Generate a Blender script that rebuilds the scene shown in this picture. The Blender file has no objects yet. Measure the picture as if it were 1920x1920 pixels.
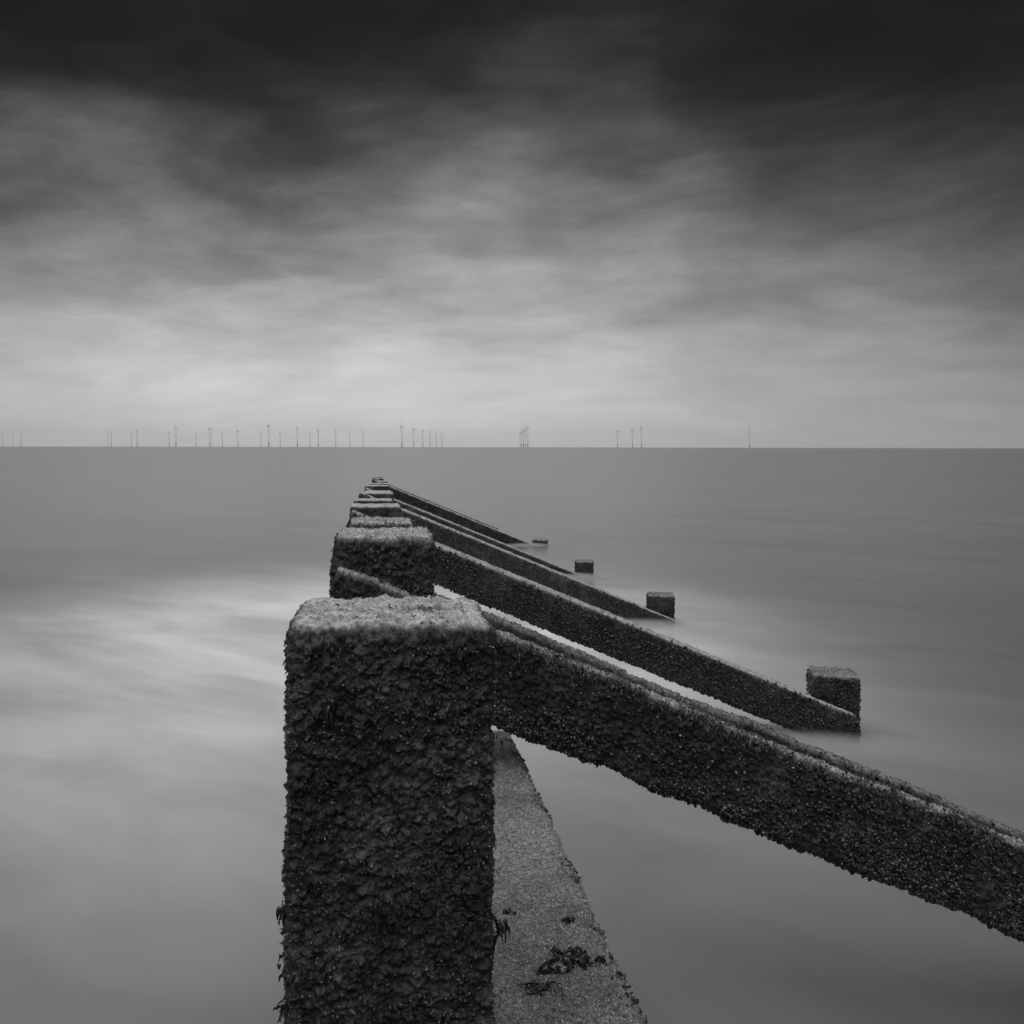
import bpy, math, random
import numpy as np
from mathutils import Vector

random.seed(7)
RNG = np.random.default_rng(11)
SC = bpy.context.scene
COL = SC.collection
R = math.radians

# ------------------------------------------------------------------ camera
SEA = 0.0                      # water level
CAMZ = 1.87                    # eye above the water
F = 1900.0                     # focal length in pixels of the 1920 px photograph
VX, VY = 706.0, 838.0          # where the groyne line and the horizon vanish
cam_d = bpy.data.cameras.new('camera')
cam = bpy.data.objects.new('camera', cam_d)
COL.objects.link(cam)
cam.location = (0, 0, CAMZ)
cam.rotation_euler = (R(90), R(-0.10), 0)
cam_d.lens = 36.0 * F / 1920.0
cam_d.sensor_width = 36.0
cam_d.shift_x = (960 - VX) / 1920.0
cam_d.shift_y = -(960 - VY) / 1920.0
cam_d.clip_start = 0.05
cam_d.clip_end = 200000
SC.camera = cam

# ------------------------------------------------------------------ light
SUN_EL, SUN_AZ = 77.0, -150.0   # degrees; azimuth measured from the sea direction (+Y), negative = left
wd = bpy.data.worlds.new('World')
SC.world = wd
wd.use_nodes = True
nt = wd.node_tree
nt.nodes.clear()


def N(tree, kind, **kw):
    n = tree.nodes.new(kind)
    ins = kw.pop('ins', {})
    for k, v in kw.items():
        setattr(n, k, v)
    for k, v in ins.items():
        if hasattr(v, 'is_output'):
            tree.links.new(v, n.inputs[k])
        else:
            n.inputs[k].default_value = v
    return n


def M(tree, op, a, b=None, c=None, clamp=False):
    n = tree.nodes.new('ShaderNodeMath')
    n.operation = op
    n.use_clamp = clamp
    for i, v in enumerate((a, b, c)):
        if v is None:
            continue
        if hasattr(v, 'is_output'):
            tree.links.new(v, n.inputs[i])
        else:
            n.inputs[i].default_value = v
    return n.outputs[0]


def maprange(tree, v, a, b, c, d, kind='SMOOTHSTEP'):
    n = tree.nodes.new('ShaderNodeMapRange')
    n.interpolation_type = kind
    tree.links.new(v, n.inputs[0])
    for i, x in enumerate((a, b, c, d)):
        n.inputs[i + 1].default_value = x
    return n.outputs[0]


def noise(tree, vec, scale, detail=4, rough=0.5, dist=0.0, lac=2.0):
    n = N(tree, 'ShaderNodeTexNoise', ins={'Vector': vec, 'Scale': scale, 'Detail': detail,
                                           'Roughness': rough, 'Distortion': dist, 'Lacunarity': lac})
    return n.outputs[0]


MASSES = [((120, 70, 480, 120), .07), ((560, 225, 230, 110), .045), ((1800, 60, 420, 230), .06), ((1120, 40, 330, 90), .01),
          ((30, 400, 300, 120), .04), ((820, 320, 330, 110), -.03), ((470, 455, 260, 40), -.02), ((560, 640, 420, 90), -.015),
          ((1880, 270, 260, 150), .05), ((1400, 330, 420, 230), -.012), ((2050, 620, 420, 420), .045)]


def build_world():
    t = nt
    out = N(t, 'ShaderNodeOutputWorld')
    bg = N(t, 'ShaderNodeBackground')
    t.links.new(bg.outputs[0], out.inputs[0])
    bg.inputs[1].default_value = 0.10
    sky = N(t, 'ShaderNodeTexSky', sky_type='NISHITA')
    sky.sun_disc = False
    sky.sun_elevation = R(SUN_EL)
    sky.sun_rotation = R(SUN_AZ)
    sky.dust_density = 4.0
    bw = N(t, 'ShaderNodeRGBToBW')
    t.links.new(sky.outputs[0], bw.inputs[0])
    # the light above the cloud deck is even: flatten the clear-sky gradient
    clear = M(t, 'POWER', M(t, 'MAXIMUM', bw.outputs[0], 0.01), 0.15)
    tc = N(t, 'ShaderNodeTexCoord')
    sep = N(t, 'ShaderNodeSeparateXYZ', ins={0: tc.outputs['Generated']})
    x, y, z = sep.outputs
    zc = M(t, 'MAXIMUM', z, 0.0)
    # cloud deck seen from below: project the direction on a flat layer
    den = M(t, 'ADD', zc, 0.26)
    px = M(t, 'DIVIDE', x, den)
    py = M(t, 'DIVIDE', y, den)
    rot = R(-14)
    pa = M(t, 'ADD', M(t, 'MULTIPLY', px, math.cos(rot)), M(t, 'MULTIPLY', py, math.sin(rot)))
    pb = M(t, 'SUBTRACT', M(t, 'MULTIPLY', py, math.cos(rot)), M(t, 'MULTIPLY', px, math.sin(rot)))

    def layer(sa, sb, off, scale, det, rough, dist):
        c = N(t, 'ShaderNodeCombineXYZ', ins={0: M(t, 'MULTIPLY', pa, sa), 1: M(t, 'MULTIPLY', pb, sb), 2: off})
        return noise(t, c.outputs[0], scale, det, rough, dist)
    n1 = layer(0.9, 1.0, 3.7, 1.9, 5, 0.48, 0.3)
    n2 = layer(0.8, 1.15, 8.3, 3.6, 5, 0.5, 0.35)
    n3 = layer(0.45, 1.3, 1.3, 8.0, 4, 0.5, 0.3)

    # the heavy cloud masses and the lighter break between them
    def mass(pxx, pyy, rx, ry):
        aa, bb = (pxx - VX) / F, (VY - pyy) / F
        nn = math.sqrt(1 + aa * aa + bb * bb)
        u = M(t, 'DIVIDE', M(t, 'SUBTRACT', x, aa / nn), rx / F)
        w = M(t, 'DIVIDE', M(t, 'SUBTRACT', z, bb / nn), ry / F)
        return M(t, 'EXPONENT', M(t, 'MULTIPLY', M(t, 'ADD', M(t, 'MULTIPLY', u, u), M(t, 'MULTIPLY', w, w)), -1.0))
    heavy = None
    for mm, wgt in MASSES:
        k = M(t, 'MULTIPLY', mass(*mm), wgt)
        heavy = k if heavy is None else M(t, 'ADD', heavy, k)
    # thickness of the deck grows with elevation, broken up by the noise
    amp = maprange(t, zc, 0.0, 0.22, 0.03, 0.17, 'LINEAR')
    zz = M(t, 'ADD', zc, M(t, 'MULTIPLY', amp, M(t, 'SUBTRACT', n1, 0.5)))
    zz = M(t, 'ADD', zz, M(t, 'MULTIPLY', M(t, 'MULTIPLY', amp, 0.5), M(t, 'SUBTRACT', n2, 0.5)))
    zz = M(t, 'ADD', zz, heavy)
    # soft scalloped undersides
    bl = N(t, 'ShaderNodeCombineXYZ', ins={0: M(t, 'MULTIPLY', x, 6.2), 1: M(t, 'MULTIPLY', y, 6.2), 2: M(t, 'MULTIPLY', M(t, 'ADD', z, M(t, 'MULTIPLY', n1, .06)), 19.0)})
    n4 = noise(t, bl.outputs[0], 1.0, 7, 0.58, 0.25)
    zz = M(t, 'ADD', zz, M(t, 'MULTIPLY', maprange(t, zc, .01, .18, .055, .20, 'LINEAR'), M(t, 'SUBTRACT', n4, 0.5)))
    ramp = N(t, 'ShaderNodeValToRGB')
    t.links.new(zz, ramp.inputs[0])
    cr = ramp.color_ramp
    cr.interpolation = 'LINEAR'
    stops = [(0.0, .56), (0.035, .52), (0.075, .42), (0.125, .31), (0.175, .205), (0.225, .140),
             (0.28, .074), (0.33, .037), (0.38, .017), (0.45, .007), (0.52, .012), (0.7, .08), (1.0, .20)]
    while len(cr.elements) < len(stops):
        cr.elements.new(0.5)
    for e, (p, v) in zip(cr.elements, stops):
        e.position = p
        e.color = (v, v, v, 1)
    g = ramp.outputs[0]
    gbw = N(t, 'ShaderNodeRGBToBW')
    t.links.new(g, gbw.inputs[0])
    # brighter clearing over the sea, evening out to plain overcast all round
    ln = M(t, 'SQRT', M(t, 'ADD', M(t, 'ADD', M(t, 'MULTIPLY', x, x), M(t, 'MULTIPLY', y, y)), 1e-5))
    ba = R(-1.5)
    dot = M(t, 'DIVIDE', M(t, 'ADD', M(t, 'MULTIPLY', x, math.sin(ba)), M(t, 'MULTIPLY', y, math.cos(ba))), ln)
    ang = M(t, 'ARCCOSINE', M(t, 'MINIMUM', M(t, 'MAXIMUM', dot, -1.0), 1.0))
    q = M(t, 'DIVIDE', ang, 0.58)
    gau = M(t, 'EXPONENT', M(t, 'MULTIPLY', M(t, 'MULTIPLY', q, q), -1.0))
    side = M(t, 'ADD', 0.32, M(t, 'MULTIPLY', gau, 0.68))
    tex = M(t, 'ADD', 1.0, M(t, 'MULTIPLY', M(t, 'SUBTRACT', n2, 0.5), maprange(t, zc, 0, .2, .15, .45, 'LINEAR')))
    tex = M(t, 'ADD', tex, M(t, 'MULTIPLY', M(t, 'SUBTRACT', n3, 0.5), maprange(t, zc, 0, .2, .15, .2, 'LINEAR')))
    wv = N(t, 'ShaderNodeCombineXYZ', ins={0: M(t, 'MULTIPLY', x, 13.0), 1: M(t, 'MULTIPLY', y, 13.0), 2: M(t, 'MULTIPLY', M(t, 'ADD', z, M(t, 'MULTIPLY', n2, .025)), 62.0)})
    n5 = noise(t, wv.outputs[0], 1.0, 6, 0.6, 0.5)
    tex = M(t, 'ADD', tex, M(t, 'MULTIPLY', M(t, 'SUBTRACT', n5, 0.5), maprange(t, zc, 0, .12, .14, .36, 'LINEAR')))
    v = M(t, 'MULTIPLY', M(t, 'MULTIPLY', gbw.outputs[0], side), M(t, 'MAXIMUM', tex, 0.15))
    v = M(t, 'MULTIPLY', M(t, 'MULTIPLY', v, clear), 6.9)
    comb = N(t, 'ShaderNodeCombineColor')
    for i in range(3):
        t.links.new(v, comb.inputs[i])
    t.links.new(comb.outputs[0], bg.inputs[0])


build_world()

sun_d = bpy.data.lights.new('sun', 'SUN')
sun = bpy.data.objects.new('sun', sun_d)
COL.objects.link(sun)
sun_d.energy = 1.5
sun_d.angle = R(78)
sun_d.color = (1, 1, 1)
sdir = Vector((math.sin(R(SUN_AZ)) * math.cos(R(SUN_EL)), math.cos(R(SUN_AZ)) * math.cos(R(SUN_EL)), math.sin(R(SUN_EL))))
sun.rotation_euler = sdir.to_track_quat('Z', 'Y').to_euler()
sun.location = (-3, -6, 12)

vs = SC.view_settings
vs.view_transform = 'Standard'
vs.look = 'None'
vs.exposure = 0.75
vs.gamma = 1.0
vs.use_curve_mapping = False
SC.cycles.volume_bounces = 4
SC.display_settings.display_device = 'sRGB'

# ------------------------------------------------------------------ numpy noise
def _hash(ix, iy, iz, seed):
    h = (ix.astype(np.int64) * 374761393 + iy.astype(np.int64) * 668265263 + iz.astype(np.int64) * 2147483647 + seed * 974711) & 0xFFFFFFFF
    h = ((h ^ (h >> 13)) * 1274126177) & 0xFFFFFFFF
    h = ((h ^ (h >> 16)) * 2246822519) & 0xFFFFFFFF
    h = h ^ (h >> 15)
    return (h & 0xFFFFFF).astype(np.float32) / 16777215.0


def vnoise(p, scale, seed=0):
    q = p * scale
    i = np.floor(q)
    f = (q - i).astype(np.float32)
    f = f * f * (3 - 2 * f)
    i = i.astype(np.int64)
    res = 0
    for dx in (0, 1):
        wx = f[:, 0] if dx else 1 - f[:, 0]
        for dy in (0, 1):
            wy = f[:, 1] if dy else 1 - f[:, 1]
            for dz in (0, 1):
                wz = f[:, 2] if dz else 1 - f[:, 2]
                res = res + wx * wy * wz * _hash(i[:, 0] + dx, i[:, 1] + dy, i[:, 2] + dz, seed)
    return res


def fbm(p, scale, octv=3, seed=0, gain=0.5):
    a, s, tot, res = 1.0, scale, 0.0, 0.0
    for o in range(octv):
        res = res + a * vnoise(p, s, seed + o * 17)
        tot += a
        a *= gain
        s *= 2.03
    return res / tot


def worley(p, scale, seed=0):
    q = p * scale
    i = np.floor(q).astype(np.int64)
    f = (q - i).astype(np.float32)
    d1 = np.full(len(p), 9.0, np.float32)
    cid = np.zeros(len(p), np.float32)
    for dx in (-1, 0, 1):
        for dy in (-1, 0, 1):
            for dz in (-1, 0, 1):
                cx, cy, cz = i[:, 0] + dx, i[:, 1] + dy, i[:, 2] + dz
                hx = _hash(cx, cy, cz, seed + 1)
                hy = _hash(cx, cy, cz, seed + 2)
                hz = _hash(cx, cy, cz, seed + 3)
                d = (dx + hx - f[:, 0]) ** 2 + (dy + hy - f[:, 1]) ** 2 + (dz + hz - f[:, 2]) ** 2
                m = d < d1
                d1 = np.where(m, d, d1)
                cid = np.where(m, hx, cid)
    return np.sqrt(d1), cid


def sstep(x, a, b):
    t = np.clip((x - a) / (b - a), 0, 1)
    return t * t * (3 - 2 * t)


# ------------------------------------------------------------------ mesh helpers
def mesh_np(name, co, quads=None, tris=None, mats=(), attrs=None, smooth=True):
    me = bpy.data.meshes.new(name)
    nq = 0 if quads is None else len(quads)
    ntri = 0 if tris is None else len(tris)
    me.vertices.add(len(co))
    me.vertices.foreach_set('co', np.ascontiguousarray(co, np.float32).ravel())
    loops = []
    if nq:
        loops.append(quads.ravel())
    if ntri:
        loops.append(tris.ravel())
    loops = np.concatenate(loops).astype(np.int32)
    me.loops.add(len(loops))
    me.loops.foreach_set('vertex_index', loops)
    me.polygons.add(nq + ntri)
    starts = np.concatenate([np.arange(nq) * 4, nq * 4 + np.arange(ntri) * 3]).astype(np.int32)
    me.polygons.foreach_set('loop_start', starts)
    me.polygons.foreach_set('use_smooth', np.full(nq + ntri, smooth))
    me.update(calc_edges=True)
    me.validate()
    for k, v in (attrs or {}).items():
        a = me.attributes.new(k, 'FLOAT', 'POINT')
        a.data.foreach_set('value', np.ascontiguousarray(v, np.float32))
    for m in mats:
        me.materials.append(m)
    return me


def link(name, me, parent=None, kind=None):
    o = bpy.data.objects.new(name, me)
    COL.objects.link(o)
    if parent is not None:
        o.parent = parent
    if kind:
        o['kind'] = kind
    return o


def empty(name, loc, label, cat, group=None):
    o = bpy.data.objects.new(name, None)
    COL.objects.link(o)
    o.location = loc
    o.empty_display_size = 0.2
    o['label'] = label
    o['category'] = cat
    if group:
        o['group'] = group
    return o


def tag(o, label, cat, group=None):
    o['label'] = label
    o['category'] = cat
    if group:
        o['group'] = group
    return o


def vnormals(co, quads):
    a, b, c, d = (co[quads[:, k]] for k in range(4))
    n = np.cross(c - a, d - b)
    out = np.zeros_like(co)
    for k in range(4):
        for ax in range(3):
            out[:, ax] += np.bincount(quads[:, k], weights=n[:, ax], minlength=len(co))
    ln = np.linalg.norm(out, axis=1, keepdims=True)
    return out / np.maximum(ln, 1e-12)


# ------------------------------------------------------------------ materials
def new_mat(name):
    m = bpy.data.materials.new(name)
    m.use_nodes = True
    t = m.node_tree
    t.nodes.clear()
    out = N(t, 'ShaderNodeOutputMaterial')
    b = N(t, 'ShaderNodeBsdfPrincipled')
    t.links.new(b.outputs[0], out.inputs[0])
    return m, t, b


def gray(t, v):
    c = N(t, 'ShaderNodeCombineColor')
    for i in range(3):
        t.links.new(v, c.inputs[i])
    return c.outputs[0]


def growth_mat():
    """wet dark sea growth; where the point attribute 'turf' is 1 a pale dry algae felt covers it"""
    m, t, b = new_mat('sea_growth')
    tc = N(t, 'ShaderNodeNewGeometry')
    P = tc.outputs['Position']
    turf = N(t, 'ShaderNodeAttribute', attribute_name='turf').outputs['Fac']
    bare = N(t, 'ShaderNodeAttribute', attribute_name='bare').outputs['Fac']
    n_big = noise(t, P, 22, 4, 0.6)
    n_mid = noise(t, P, 110, 4, 0.6)
    n_fin = noise(t, P, 420, 3, 0.6)
    dark = M(t, 'ADD', maprange(t, n_big, .3, .7, .010, .040), maprange(t, n_mid, .35, .75, -.012, .050))
    n_pat = noise(t, P, 5.5, 4, 0.6)
    dark = M(t, 'MULTIPLY', dark, maprange(t, n_pat, .3, .7, .45, 2.1))
    spk = maprange(t, n_fin, .62, .78, 0, .06)
    dark = M(t, 'ADD', dark, M(t, 'MULTIPLY', spk, maprange(t, n_big, .4, .65, 0, 1)))
    pale = M(t, 'MULTIPLY', maprange(t, n_mid, .25, .75, .28, .74), maprange(t, n_fin, .25, .75, .55, 1.35))
    pale = M(t, 'MULTIPLY', pale, maprange(t, n_big, .3, .7, .75, 1.1))
    mix = M(t, 'ADD', M(t, 'MULTIPLY', dark, M(t, 'SUBTRACT', 1.0, turf)), M(t, 'MULTIPLY', pale, turf))
    mix = M(t, 'ADD', M(t, 'MULTIPLY', mix, M(t, 'SUBTRACT', 1.0, bare)), M(t, 'MULTIPLY', bare, 0.10))
    t.links.new(gray(t, mix), b.inputs['Base Color'])
    rgh = M(t, 'ADD', maprange(t, n_mid, .3, .7, .28, .62), M(t, 'MULTIPLY', turf, .4), clamp=True)
    t.links.new(rgh, b.inputs['Roughness'])
    b.inputs['Specular IOR Level'].default_value = 0.45
    h = M(t, 'ADD', M(t, 'MULTIPLY', n_mid, 0.7), M(t, 'MULTIPLY', n_fin, 0.5))
    bp = N(t, 'ShaderNodeBump', ins={'Height': h, 'Strength': 0.9, 'Distance': 0.006})
    t.links.new(bp.outputs[0], b.inputs['Normal'])
    return m


def simple_mat(name, lo, hi, rough, scale, bump=0.0, bscale=300, spec=0.5):
    m, t, b = new_mat(name)
    P = N(t, 'ShaderNodeNewGeometry').outputs['Position']
    n1 = noise(t, P, scale, 4, 0.6)
    t.links.new(gray(t, maprange(t, n1, .3, .7, lo, hi)), b.inputs['Base Color'])
    b.inputs['Roughness'].default_value = rough
    b.inputs['Specular IOR Level'].default_value = spec
    if bump:
        n2 = noise(t, P, bscale, 3, 0.6)
        bp = N(t, 'ShaderNodeBump', ins={'Height': n2, 'Strength': bump, 'Distance': 0.004})
        t.links.new(bp.outputs[0], b.inputs['Normal'])
    return m


def sill_mat():
    m, t, b = new_mat('matted_algae_sill')
    P = N(t, 'ShaderNodeNewGeometry').outputs['Position']
    st = N(t, 'ShaderNodeVectorMath', operation='MULTIPLY', ins={0: P, 1: (1.0, 1.5, 1.0)}).outputs[0]
    n0 = noise(t, P, 5, 4, 0.6)
    n1 = noise(t, st, 60, 4, 0.65)
    n2 = noise(t, st, 260, 4, 0.7)
    v = M(t, 'MULTIPLY', maprange(t, n1, .3, .7, .12, .31), maprange(t, n2, .3, .7, .2, 1.9))
    v = M(t, 'MULTIPLY', v, maprange(t, n0, .3, .7, .6, 1.25))
    t.links.new(gray(t, v), b.inputs['Base Color'])
    b.inputs['Roughness'].default_value = 0.6
    h = M(t, 'ADD', M(t, 'MULTIPLY', n1, .8), n2)
    bp = N(t, 'ShaderNodeBump', ins={'Height': h, 'Strength': 1.0, 'Distance': 0.006})
    t.links.new(bp.outputs[0], b.inputs['Normal'])
    return m


def sea_mat():
    m, t, b = new_mat('long_calm_sea')
    P = N(t, 'ShaderNodeNewGeometry').outputs['Position']
    sep = N(t, 'ShaderNodeSeparateXYZ', ins={0: P})
    x, y, z = sep.outputs
    # drifting foam: streaks that run in from the left
    sv = N(t, 'ShaderNodeCombineXYZ', ins={0: M(t, 'ADD', M(t, 'MULTIPLY', x, 0.35), M(t, 'MULTIPLY', y, 0.06)),
                                           1: M(t, 'ADD', M(t, 'MULTIPLY', y, 0.42), M(t, 'MULTIPLY', x, 0.18)), 2: 0.4})
    n1 = noise(t, sv.outputs[0], 0.9, 4, 0.5, 0.6)
    n2 = noise(t, sv.outputs[0], 2.6, 4, 0.5, 0.4)
    # the surf patch beside the posts
    def blob(cx, cy, rx, ry):
        a = M(t, 'DIVIDE', M(t, 'SUBTRACT', x, cx), rx)
        c = M(t, 'DIVIDE', M(t, 'SUBTRACT', y, cy), ry)
        return M(t, 'EXPONENT', M(t, 'MULTIPLY', M(t, 'ADD', M(t, 'MULTIPLY', a, a), M(t, 'MULTIPLY', c, c)), -1.0))
    f1 = blob(-1.1, 10.2, 2.9, 3.7)
    f2 = blob(1.6, 11.0, 2.2, 4.2)
    foam = M(t, 'ADD', M(t, 'MULTIPLY', f1, 1.0), M(t, 'ADD', M(t, 'MULTIPLY', f2, 0.75), M(t, 'MULTIPLY', blob(-1.0, 6.6, 1.9, 2.6), 0.42)), clamp=True)
    foam = M(t, 'MULTIPLY', foam, M(t, 'ADD', maprange(t, n1, .25, .75, .55, 1.05), maprange(t, n2, .3, .7, -.11, .11)), clamp=True)
    base = M(t, 'ADD', 0.124, maprange(t, n1, .25, .75, -.010, .022))
    base = M(t, 'ADD', base, maprange(t, n2, .3, .7, -.006, .006))
    col = M(t, 'ADD', M(t, 'MULTIPLY', base, M(t, 'SUBTRACT', 1.0, foam)), M(t, 'MULTIPLY', foam, 0.85))
    t.links.new(gray(t, col), b.inputs['Base Color'])
    b.inputs['Roughness'].default_value = 0.22
    b.inputs['IOR'].default_value = 1.33
    return m


MAT_G = growth_mat()
MAT_SHELL = simple_mat('mussel_shell', .010, .06, .24, 90, .3, 500, .6)
MAT_BARN = simple_mat('barnacle', .07, .38, .5, 120, .4, 600)
MAT_WEED = simple_mat('dark_wrack', .008, .028, .28, 60, .25, 250, .6)
MAT_FRINGE = simple_mat('fringe_weed', .025, .11, .48, 70, .2, 300)
MAT_TUFT = simple_mat('pale_tuft', .30, .70, .8, 80)
MAT_DTUFT = simple_mat('dark_tuft', .014, .055, .38, 60)
MAT_STUFT = simple_mat('sill_tuft', .06, .55, .6, 90)
MAT_SILL = sill_mat()
MAT_SEA = sea_mat()

# ------------------------------------------------------------------ sea
ext = 90000.0
ys = [-400, -50, -10, 0, 5, 10, 20, 40, 80, 200, 600, 2000, 6000, 20000, ext]
xs = [-ext, -20000, -5000, -1000, -200, -40, -10, 0, 10, 40, 200, 1000, 5000, 20000, ext]
co = np.array([(a, c, SEA) for c in ys for a in xs], np.float32)
nx = len(xs)
q = np.array([(r * nx + k, r * nx + k + 1, (r + 1) * nx + k + 1, (r + 1) * nx + k) for r in range(len(ys) - 1) for k in range(nx - 1)])
sea = link('sea', mesh_np('sea', co, q, mats=[MAT_SEA]), kind='structure')


# ------------------------------------------------------------------ timbers with growth
def perimeter(a, b, r, s_front, s_side, s_back):
    """rounded rectangle, counter-clockwise seen from +length; front = -b side"""
    pts = []

    def line(p0, p1, s):
        n = max(2, int(math.dist(p0, p1) / s))
        for k in range(n):
            u = k / n
            pts.append((p0[0] + (p1[0] - p0[0]) * u, p0[1] + (p1[1] - p0[1]) * u))

    def arc(cx, cy, a0, s):
        n = max(3, int(r * math.pi / 2 / s))
        for k in range(n):
            th = a0 + math.pi / 2 * k / n
            pts.append((cx + r * math.cos(th), cy + r * math.sin(th)))
    line((-a + r, -b), (a - r, -b), s_front)
    arc(a - r, -b + r, -math.pi / 2, s_front)
    line((a, -b + r), (a, b - r), s_side)
    arc(a - r, b - r, 0, s_back)
    line((a - r, b), (-a + r, b), s_back)
    arc(-a + r, b - r, math.pi / 2, s_back)
    line((-a, b - r), (-a, -b + r), s_side)
    arc(-a + r, -b + r, math.pi, s_front)
    return np.array(pts, np.float32)


def timber(o, ex, ey, ez, a, b, r, lens, rt, cap0, cap1, steps, capstep):
    """grid surface: rings along ez; lens = list of length positions between the end roundings"""
    per = perimeter(a, b, r, *steps)
    m = len(per)
    rings = []                               # (length, scale)
    mx = min(a, b)

    def cap(l_end, sign):
        out = []
        nr = max(3, int(rt * 1.57 / capstep))
        for k in range(1, nr + 1):
            th = math.pi / 2 * k / nr
            out.append((l_end - sign * rt + sign * rt * math.sin(th), (1 - (rt * (1 - math.cos(th))) / mx)))
        s = out[-1][1]
        n = max(3, int(s * mx / capstep))
        for k in range(1, n + 1):
            out.append((l_end, s * (1 - k / n) + 0.0008 * (k == n)))
        return out
    lens = list(lens)
    if cap0:
        rings += [x for x in cap(lens[0], -1)][::-1]
        lens[0] += rt
    body_end = lens[-1] - (rt if cap1 else 0)
    rings += [(l, 1.0) for l in lens if l <= body_end + 1e-6 and l >= lens[0] - 1e-6]
    if cap1:
        rings.append((body_end, 1.0)) if rings[-1][0] < body_end - 1e-4 else None
        rings += cap(lens[-1], 1)
    L = np.array([x[0] for x in rings], np.float32)
    S = np.array([x[1] for x in rings], np.float32)
    u = (per[None, :, 0] * S[:, None]).ravel()
    v = (per[None, :, 1] * S[:, None]).ravel()
    l = np.repeat(L, m)
    co = np.asarray(o)[None] + u[:, None] * np.asarray(ex) + v[:, None] * np.asarray(ey) + l[:, None] * np.asarray(ez)
    nr = len(L)
    i = np.arange(nr - 1)[:, None] * m
    j = np.arange(m)[None, :]
    j2 = (j + 1) % m
    quads = np.stack([i + j, i + j2, i + m + j2, i + m + j], -1).reshape(-1, 4)
    return co.astype(np.float64), quads


def grow(co, quads, amp, seed, turf_bias=0.0, fine=True, bare=None, turf_gain=1.0, tnoise=.9):
    n = vnormals(co, quads)
    p = co + seed * 3.17
    wn = (fbm(p, 14, 2, seed) - .5)
    tn = fbm(p, 30, 3, seed + 5)
    turf = sstep(n[:, 2] + (tn - .5) * tnoise + turf_bias, 0.30, 0.72) * turf_gain
    warp = p + np.stack([fbm(p, 45, 2, seed + 31), fbm(p, 45, 2, seed + 32), fbm(p, 45, 2, seed + 33)], 1) * 0.014
    sq = warp * np.array([1.0, 1.0, 1.25])
    d1, c1 = worley(sq, 58, seed)
    d2, c2 = worley(sq + 5.1, 140, seed + 9)
    lump = np.clip(1 - d1, 0, 1) * (0.45 + 0.9 * c1)
    lump2 = np.clip(1 - d2, 0, 1) * (0.3 + 1.0 * c2)
    h = 0.75 * lump + 0.42 * lump2 + 0.9 * wn + 0.62 * (fbm(p, 170, 3, seed + 3, .6) - .5)
    if fine:
        h = h + 0.36 * (vnoise(p, 420, seed + 8) - .5)
    ht = .55 + 1.1 * (fbm(p, 42, 3, seed + 40, .6) - .5) + 1.15 * (fbm(p, 130, 3, seed + 44, .7) - .5) + 0.35 * wn + 0.22 * lump2
    hh = h * (1 - turf) + ht * turf
    b = np.zeros(len(co))
    if bare is not None:
        b = bare(co) * (n[:, 2] > .6)
        hh = hh * (1 - b) + 0.22 * b
    out = co + n * (hh * amp)[:, None]
    out[:, 2] -= (1 - turf) * np.clip(lump, 0, 1) * amp * 0.55 * (1 - np.abs(n[:, 2]))
    turf = turf * np.clip(-.15 + 2.1 * fbm(p, 60, 4, seed + 70, .65), 0, 1)
    return out, turf, b


def sampler(co, quads, count, weight=None):
    a, b, c, d = (co[quads[:, k]] for k in range(4))
    nrm = np.cross(c - a, d - b)
    area = np.linalg.norm(nrm, axis=1) * .5
    cen = (a + b + c + d) / 4
    nn = nrm / np.maximum(np.linalg.norm(nrm, axis=1, keepdims=True), 1e-12)
    w = area if weight is None else area * weight(cen, nn)
    w = np.maximum(w, 0)
    if w.sum() <= 0:
        return None
    idx = RNG.choice(len(quads), size=count, p=w / w.sum())
    u, v = RNG.random((count, 1)), RNG.random((count, 1))
    pos = (a[idx] * (1 - u) + b[idx] * u) * (1 - v) + (d[idx] * (1 - u) + c[idx] * u) * v
    return pos, nn[idx]


def frames(nrm, along):
    """orthonormal frames: z along 'along', x as near nrm as possible"""
    z = along / np.linalg.norm(along, axis=1, keepdims=True)
    x = nrm - (nrm * z).sum(1, keepdims=True) * z
    x = x / np.maximum(np.linalg.norm(x, axis=1, keepdims=True), 1e-9)
    y = np.cross(z, x)
    return x, y, z


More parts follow.
